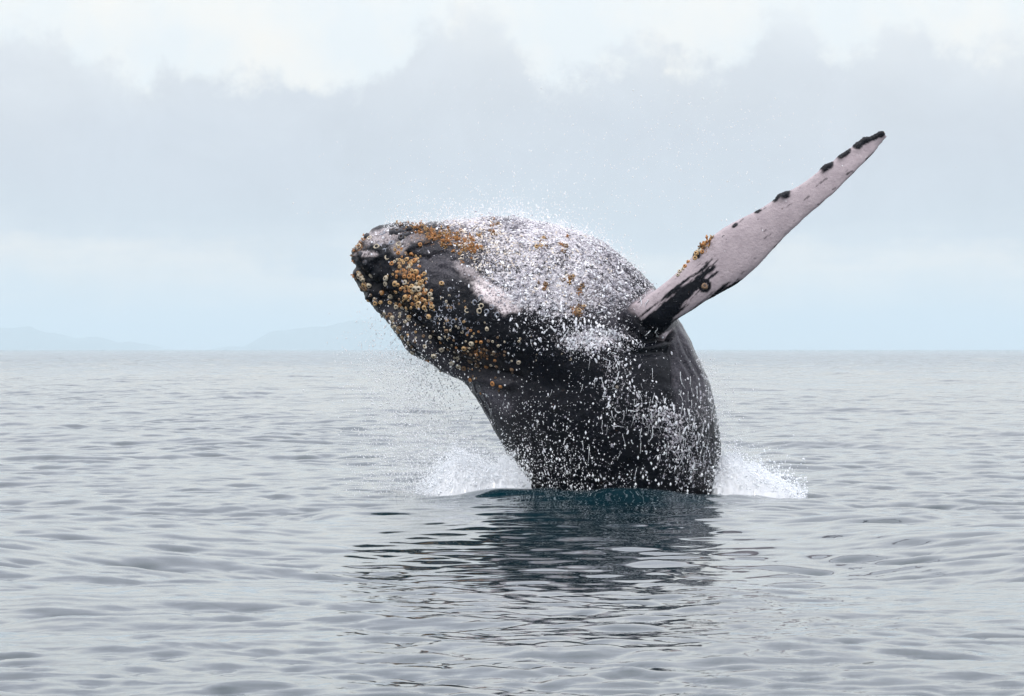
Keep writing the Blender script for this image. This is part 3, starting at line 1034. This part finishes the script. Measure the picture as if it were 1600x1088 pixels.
def join_stuff(name, items, parent):
    V, F, M = [], [], []
    mats = []
    nV = 0
    for _, me, mx, _n in items:
        for v in me.vertices:
            V.append(tuple(mx @ v.co))
        for p in me.polygons:
            mt = me.materials[p.material_index]
            if mt not in mats:
                mats.append(mt)
            F.append(tuple(nV + i for i in p.vertices))
            M.append(mats.index(mt))
        nV += len(me.vertices)
    me = bpy.data.meshes.new(name)
    me.from_pydata(V, [], F)
    for q in mats:
        me.materials.append(q)
    me.polygons.foreach_set('material_index', M)
    me.update()
    return link(name, me, parent, kind='stuff')


for kind, items, lim in (('barnacle', acorns, 295), ('goose_barnacle', geese, 200)):
    for _, me, mx, _n in items[:lim]:
        o = bpy.data.objects.new(kind, me)
        COL.objects.link(o)
        o.parent = whale
        o.matrix_world = mx
    if len(items) > lim:
        join_stuff('small_' + kind + 's', items[lim:], whale)


# ------------------------------------------------------------------ water on the skin, spray and splashes
def ico(sub):
    bm = bmesh.new()
    bmesh.ops.create_icosphere(bm, subdivisions=sub, radius=1.0)
    V = np.array([v.co[:] for v in bm.verts])
    F = np.array([[v.index for v in f.verts] for f in bm.faces])
    bm.free()
    return V, F


OCT = (np.array([[1, 0, 0], [-1, 0, 0], [0, 1, 0], [0, -1, 0], [0, 0, 1], [0, 0, -1]], float),
       np.array([[0, 2, 4], [2, 1, 4], [1, 3, 4], [3, 0, 4], [2, 0, 5], [1, 2, 5], [3, 1, 5], [0, 3, 5]]))
ICO1 = ico(1)


def blobs(P, R, base, axis=None, stretch=None, normal=None, flat=None, jit=0.0):
    """many little drops as one vertex/face array. axis+stretch lengthen a drop, normal+flat press it on a surface"""
    bV, bF = base
    n = len(P)
    W = np.repeat(bV[None], n, 0) * R[:, None, None]
    if jit:
        W = W * (1 + rng.uniform(-jit, jit, (n, len(bV), 1)))
    if axis is not None:
        c = (W * axis[:, None, :]).sum(2, keepdims=True)
        W = W + c * axis[:, None, :] * (stretch[:, None, None] - 1)
    if normal is not None:
        c = (W * normal[:, None, :]).sum(2, keepdims=True)
        W = W + c * normal[:, None, :] * (flat - 1)
    W = W + P[:, None, :]
    F = bF[None] + (np.arange(n) * len(bV))[:, None, None]
    return W.reshape(-1, 3), F.reshape(-1, 3)


def join_np(parts):
    Vs, Fs, n = [], [], 0
    for V, F in parts:
        Vs.append(V)
        Fs.append(F + n)
        n += len(V)
    return np.concatenate(Vs), np.concatenate(Fs)


def skin_many(px, py):
    P, N, ok = [], [], []
    for i in range(len(px)):
        h = on_skin(px[i], py[i])
        if h is None:
            continue
        P.append(h[0][:])
        N.append(h[1][:])
        ok.append(i)
    return np.array(P), np.array(N), np.array(ok)


def skin_water():
    n = 210000
    px, py = rng.uniform(545, 1130, n), rng.uniform(330, 790, n)
    inside = in_poly(px, py, OUT) & ~(in_poly(px, py, FLIPPOLY) & (px > 992))
    px, py = px[inside], py[inside]
    Pn = np.stack([px * 0.045, py * 0.045, px * 0], 1)
    lace = 1 - np.abs(fbm(Pn, 1.0, 3, 0.5, 71)) * 3.2           # thin winding veins
    gap = fbm(Pn + 9.0, 2.4, 3, 0.6, 75)
    clump = 0.35 + 1.35 * np.clip(lace, 0, 1) ** 1.5
    clump_top = 0.75 + 0.9 * sstep(-0.25, 0.35, gap)
    tm = sstep(500, 450, py)
    keep = rng.random(len(px)) < white_density(px, py) * np.where(py > 560, 0.40, 0.62) * (clump * (1 - tm) + clump_top * tm)
    P, N, ok = skin_many(px[keep], py[keep])
    px, py = px[keep][ok], py[keep][ok]
    m = len(P)
    R = (0.42 + 1.7 * rng.random(m) ** 4) / PXM * np.where(py < 480, 0.85, 0.92)
    # stretched along flow: mostly down the flank, else any way
    ax = rng.normal(size=(m, 3)) + np.array([[0, 0, 1.0]]) * np.where(py > 490, 3.0, 0.8)[:, None]
    ax -= (ax * N).sum(1, keepdims=True) * N
    ax /= np.linalg.norm(ax, axis=1, keepdims=True)
    st = 1 + 2.0 * rng.random(m) ** 2.5
    big = R > 1.25 / PXM
    cream = 1.3 * np.exp(-((px - 740) / 62) ** 2 - ((py - 380) / 36) ** 2) + 0.25 * np.exp(-((px - 850) / 90) ** 2 - ((py - 400) / 60) ** 2)
    q = rng.random(m)
    kind = np.where(q < 0.6 * cream, 2, np.where(rng.random(m) < np.where(py < 490, 0.62, 0.22), 1, 0))
    for name, mat, kk, lab in (('clinging_foam', M_SKINFOAM, 0, 'white water beads and foam streaks running down the whale skin'),
                               ('clinging_film', M_GREYFOAM, 1, 'thin grey water film in flecks on the whale skin'),
                               ('stained_froth', M_CREAM, 2, 'cream coloured froth among the orange barnacles on top of the whale chin')):
        sel = kind == kk
        lift = rng.uniform(-0.3, 0.4, (m, 1)) * R[:, None]
        # some have just left the skin
        off = (rng.random((m, 1)) < 0.2) * rng.random((m, 1)) * 0.09
        Q = P + N * (lift + off)
        a, b = sel & big, sel & ~big
        V, F = join_np([blobs(Q[a], R[a], ICO1, ax[a], st[a], N[a], 0.6, 0.35), blobs(Q[b], R[b], OCT, ax[b], st[b], N[b], 0.7, 0.25)])
        link(name, mesh_np(name, V, F, mat, False), kind='stuff', label=lab, category='foam')


skin_water()


def foam_strands():
    """winding strings of foam on the flank"""
    P_, R_ = [], []
    starts = []
    for cx, cy, sx, sy, n in ((935, 526, 45, 14, 34), (1045, 660, 45, 35, 44), (1080, 700, 25, 40, 26), (960, 585, 25, 40, 16), (1000, 640, 35, 25, 14), (1085, 600, 15, 40, 8),
                              (850, 715, 40, 35, 6), (930, 700, 70, 40, 8), (880, 640, 40, 30, 4), (795, 660, 18, 30, 6), (900, 430, 60, 40, 20), (985, 430, 20, 25, 12)):
        for k in range(n):
            starts.append((random.gauss(cx, sx), random.gauss(cy, sy)))
    for x, y in starts:
        a = random.uniform(0, 6.28) if random.random() < .6 else random.uniform(1.2, 1.9)
        L = random.randint(5, 20)
        r = random.uniform(0.4, 1.0)
        wig = 0.30
        if y > 560 and random.random() < .75:
            r *= 0.75
            a, L, wig = random.uniform(1.45, 1.7), random.randint(14, 40), 0.07
        for k in range(L):
            if not (in_poly(np.array([x]), np.array([y]), OUT)[0]):
                break
            h = on_skin(x, y)
            if h:
                P_.append((h[0] + h[1] * 0.01)[:])
                R_.append(r * (1 - 0.6 * k / L) * random.uniform(.7, 1.2) / PXM)
            a += random.gauss(0, wig)
            x += math.cos(a) * r * 1.1
            y += math.sin(a) * r * 1.1
    P_, R_ = np.array(P_), np.array(R_)
    V, F = blobs(P_, R_, ICO1, jit=0.35)
    link('foam_strands', mesh_np('foam_strands', V, F, M_FOAM), kind='stuff', label='winding strings of white foam on the whale flank', category='foam')


foam_strands()


def spray():
    P, R = [], []

    def cloud(n, fx, fy, fy_depth, rlo, rhi, pw=3.0):
        x, y = fx(n), fy(n)
        dy = fy_depth(n)
        k = (D + dy) / D
        P.append(np.stack([(x - 800) / PXM * k, D + dy, CAMH - (y - 546) / PXM * k], 1))
        R.append((rlo + (rhi - rlo) * rng.random(n) ** pw) / PXM)

    U = lambda a, b: (lambda n: rng.uniform(a, b, n))
    G = lambda a, s: (lambda n: rng.normal(a, s, n))
    # thrown up off the back of the whale, thick at the outline and thinning upward
    n = 3600
    ox = rng.uniform(600, 1010, n)
    oy = np.interp(ox, [600, 632, 735, 800, 872, 942, 1014], [355, 348, 340, 335, 350, 378, 436]) + 6 - rng.exponential(11, n)
    cloud(n, lambda _: ox, lambda _: oy, G(-0.1, 0.5), 0.4, 1.3)
    n = 1000
    ox = rng.normal(790, 130, n)
    oy = 335 - rng.exponential(38, n)
    cloud(n, lambda _: ox, lambda _: oy, G(0, 0.9), 0.4, 1.3)
    cloud(800, G(1080, 120), G(235, 62), G(0, 1.2), 0.4, 1.3)
    cloud(280, G(1000, 200), G(170, 60), G(0, 1.2), 0.4, 1.0)
    # falling curtain at the left, in front of the sea
    cloud(9000, lambda n: rng.normal(668, 48, n), lambda n: 785 - np.abs(rng.normal(0, 105, n)), G(-0.2, 0.8), 0.40, 1.3, 2.5)
    cloud(2600, lambda n: rng.normal(640, 45, n), lambda n: rng.normal(600, 42, n), G(-0.2, 0.7), 0.40, 1.4, 2.5)
    cloud(500, G(600, 30), G(520, 30), G(-0.2, 0.5), 0.35, 1.2)
    # off the right flank
    n = 1500
    oy = rng.uniform(560, 760, n)
    ox = np.interp(oy, [508, 585, 640, 690, 735, 780], [1066, 1103, 1117, 1124, 1121, 1114]) - 6 + rng.exponential(12, n)
    cloud(n, lambda _: ox, lambda _: oy, G(0, 0.5), 0.4, 1.4)
    # beads falling in front of the dark flank
    cloud(300, U(800, 1120), lambda n: 770 - np.abs(rng.normal(0, 75, n)), lambda n: rng.uniform(-2.0, -1.45, n), 0.5, 2.0, 2.5)
    cloud(1100, lambda n: rng.normal(850, 55, n), lambda n: 770 - np.abs(rng.normal(0, 80, n)), lambda n: rng.uniform(-1.9, -1.5, n), 0.35, 1.0, 2.0)
    Pa, Ra = np.concatenate(P), np.concatenate(R)
    ok = Pa[:, 2] > 0.02
    Pa, Ra = Pa[ok], Ra[ok]
    ax = np.tile(np.array([[0.0, 0.0, 1.0]]), (len(Pa), 1))
    st = 1 + 1.2 * rng.random(len(Pa)) ** 2
    V, F = blobs(Pa, Ra, OCT, ax, st, jit=0.15)
    link('spray', mesh_np('spray', V, F, M_DROP, False), kind='stuff', label='fine white water drops flying round the breaching whale', category='spray')


spray()


def splash(name, poly_top, x0, x1, y_mid, y_sig, n, label, seed):
    """a low burst of white water: a heap of drops and froth whose top follows a ragged line"""
    r = np.random.default_rng(seed)
    tx = np.array([p[0] for p in poly_top], float)
    ty = np.array([p[1] for p in poly_top], float)
    x = r.uniform(x0, x1, n)
    top = np.interp(x, tx, ty)
    basey = 782.0
    q = r.random(n) ** 0.72
    lump = 14 * fbm(np.stack([x * 0.035, x * 0, x * 0], 1), 1.0, 3, 0.6, seed)
    y = basey - (basey - top - lump) * q + np.where(r.random(n) < 0.30, -r.exponential(11, n), 0)
    dy = y_mid + r.normal(0, y_sig, n)
    k = (D + dy) / D
    P = np.stack([(x - 800) / PXM * k, D + dy, CAMH - (y - 546) / PXM * k], 1)
    R = (0.5 + 2.2 * r.random(n) ** 5 * (1 - 0.5 * q)) / PXM
    # thin jets flung out of the heap
    for q_ in range(26):
        jx = r.uniform(x0 + 10, x1 - 10)
        jt = np.interp(jx, tx, ty)
        sgn = np.sign(jx - (x0 + x1) / 2)
        kk = r.integers(20, 70)
        tq = r.random(kk)
        vx, vy = sgn * r.uniform(0, 18) + r.normal(0, 5), r.uniform(4, 18)
        jpx = jx + vx * tq + r.normal(0, 1.3, kk)
        jpy = jt + 12 - vy * tq * (1.9 - 0.9 * tq) - 6 * tq + r.normal(0, 1.3, kk)
        yy_ = D + y_mid + r.normal(0, 0.3)
        P = np.concatenate([P, np.stack([(jpx - 800) / PXM * yy_ / D, np.full(kk, yy_), CAMH - (jpy - 546) / PXM * yy_ / D], 1)])
        R = np.concatenate([R, (0.5 + 1.3 * r.random(kk) ** 3 * (1 - 0.5 * tq)) / PXM])
    ok = P[:, 2] > -0.1
    P, R = P[ok], R[ok]
    big = R > 1.3 / PXM
    # the froth heart of the burst: a lumpy heap, crest line and all
    nx, nv = 110, 36
    hx = np.linspace(x0 + 3, x1 - 3, nx)
    ht = basey - np.interp(hx, tx, ty) - 12 * fbm(np.stack([hx * 0.035, hx * 0, hx * 0], 1), 1.0, 3, 0.6, seed)
    ht = np.maximum(ht * 0.72, 1) * sstep(x0, x0 + 14, hx) * sstep(x1, x1 - 14, hx)
    v = np.linspace(-1, 1, nv)
    gx = np.repeat(X(hx)[:, None], nv, 1)
    gy = D + y_mid + v[None, :] * 1.0 + 0 * gx
    gz = (ht / PXM)[:, None] * np.maximum(1 - np.abs(v) ** 2.2, 0)[None, :] - 0.12 * np.abs(v)[None, :] - 0.02
    G3 = np.stack([gx.ravel(), gy.ravel(), gz.ravel()], 1)
    f1, f2, f3 = fbm(G3, 4.5, 4, 0.62, seed + 5), fbm(G3, 5.0, 4, 0.62, seed + 6), fbm(G3, 5.0, 4, 0.62, seed + 7)
    G3 = G3 + np.stack([f2 * 0.09, f3 * 0.12, f1 * 0.12], 1) * np.clip(gz.ravel() * 6 + 0.3, 0, 1)[:, None]
    ix = np.arange(nx * nv).reshape(nx, nv)
    quads = np.stack([ix[:-1, :-1].ravel(), ix[1:, :-1].ravel(), ix[1:, 1:].ravel(), ix[:-1, 1:].ravel()], 1)
    tris = np.concatenate([quads[:, [0, 1, 2]], quads[:, [0, 2, 3]]])
    V, F = join_np([blobs(P[big], R[big], ICO1, jit=0.3), blobs(P[~big], R[~big], OCT, jit=0.2), (G3, tris)])
    o = link(name, mesh_np(name, V, F, M_FOAM, False), kind='stuff', label=label, category='splash')
    return o


splash('splash', [(650, 784), (668, 768), (682, 748), (696, 728), (712, 704), (735, 716), (760, 720), (785, 712), (802, 722), (826, 760)], 650, 830, -0.75, 0.40, 27000,
       'white burst of water below the whale jaw at its left flank', 3)
splash('splash', [(1105, 740), (1120, 716), (1140, 712), (1165, 720), (1185, 726), (1205, 741), (1222, 755), (1234, 771), (1246, 783), (1262, 788)], 1105, 1262, 0.1, 0.42, 15000,
       'smaller white burst of water at the right flank under the flipper', 5)

# ------------------------------------------------------------------ render hints
SC.cycles.max_bounces = 10
SC.cycles.diffuse_bounces = 7
SC.cycles.transmission_bounces = 10
SC.cycles.volume_bounces = 1
SC.cycles.use_denoising = True
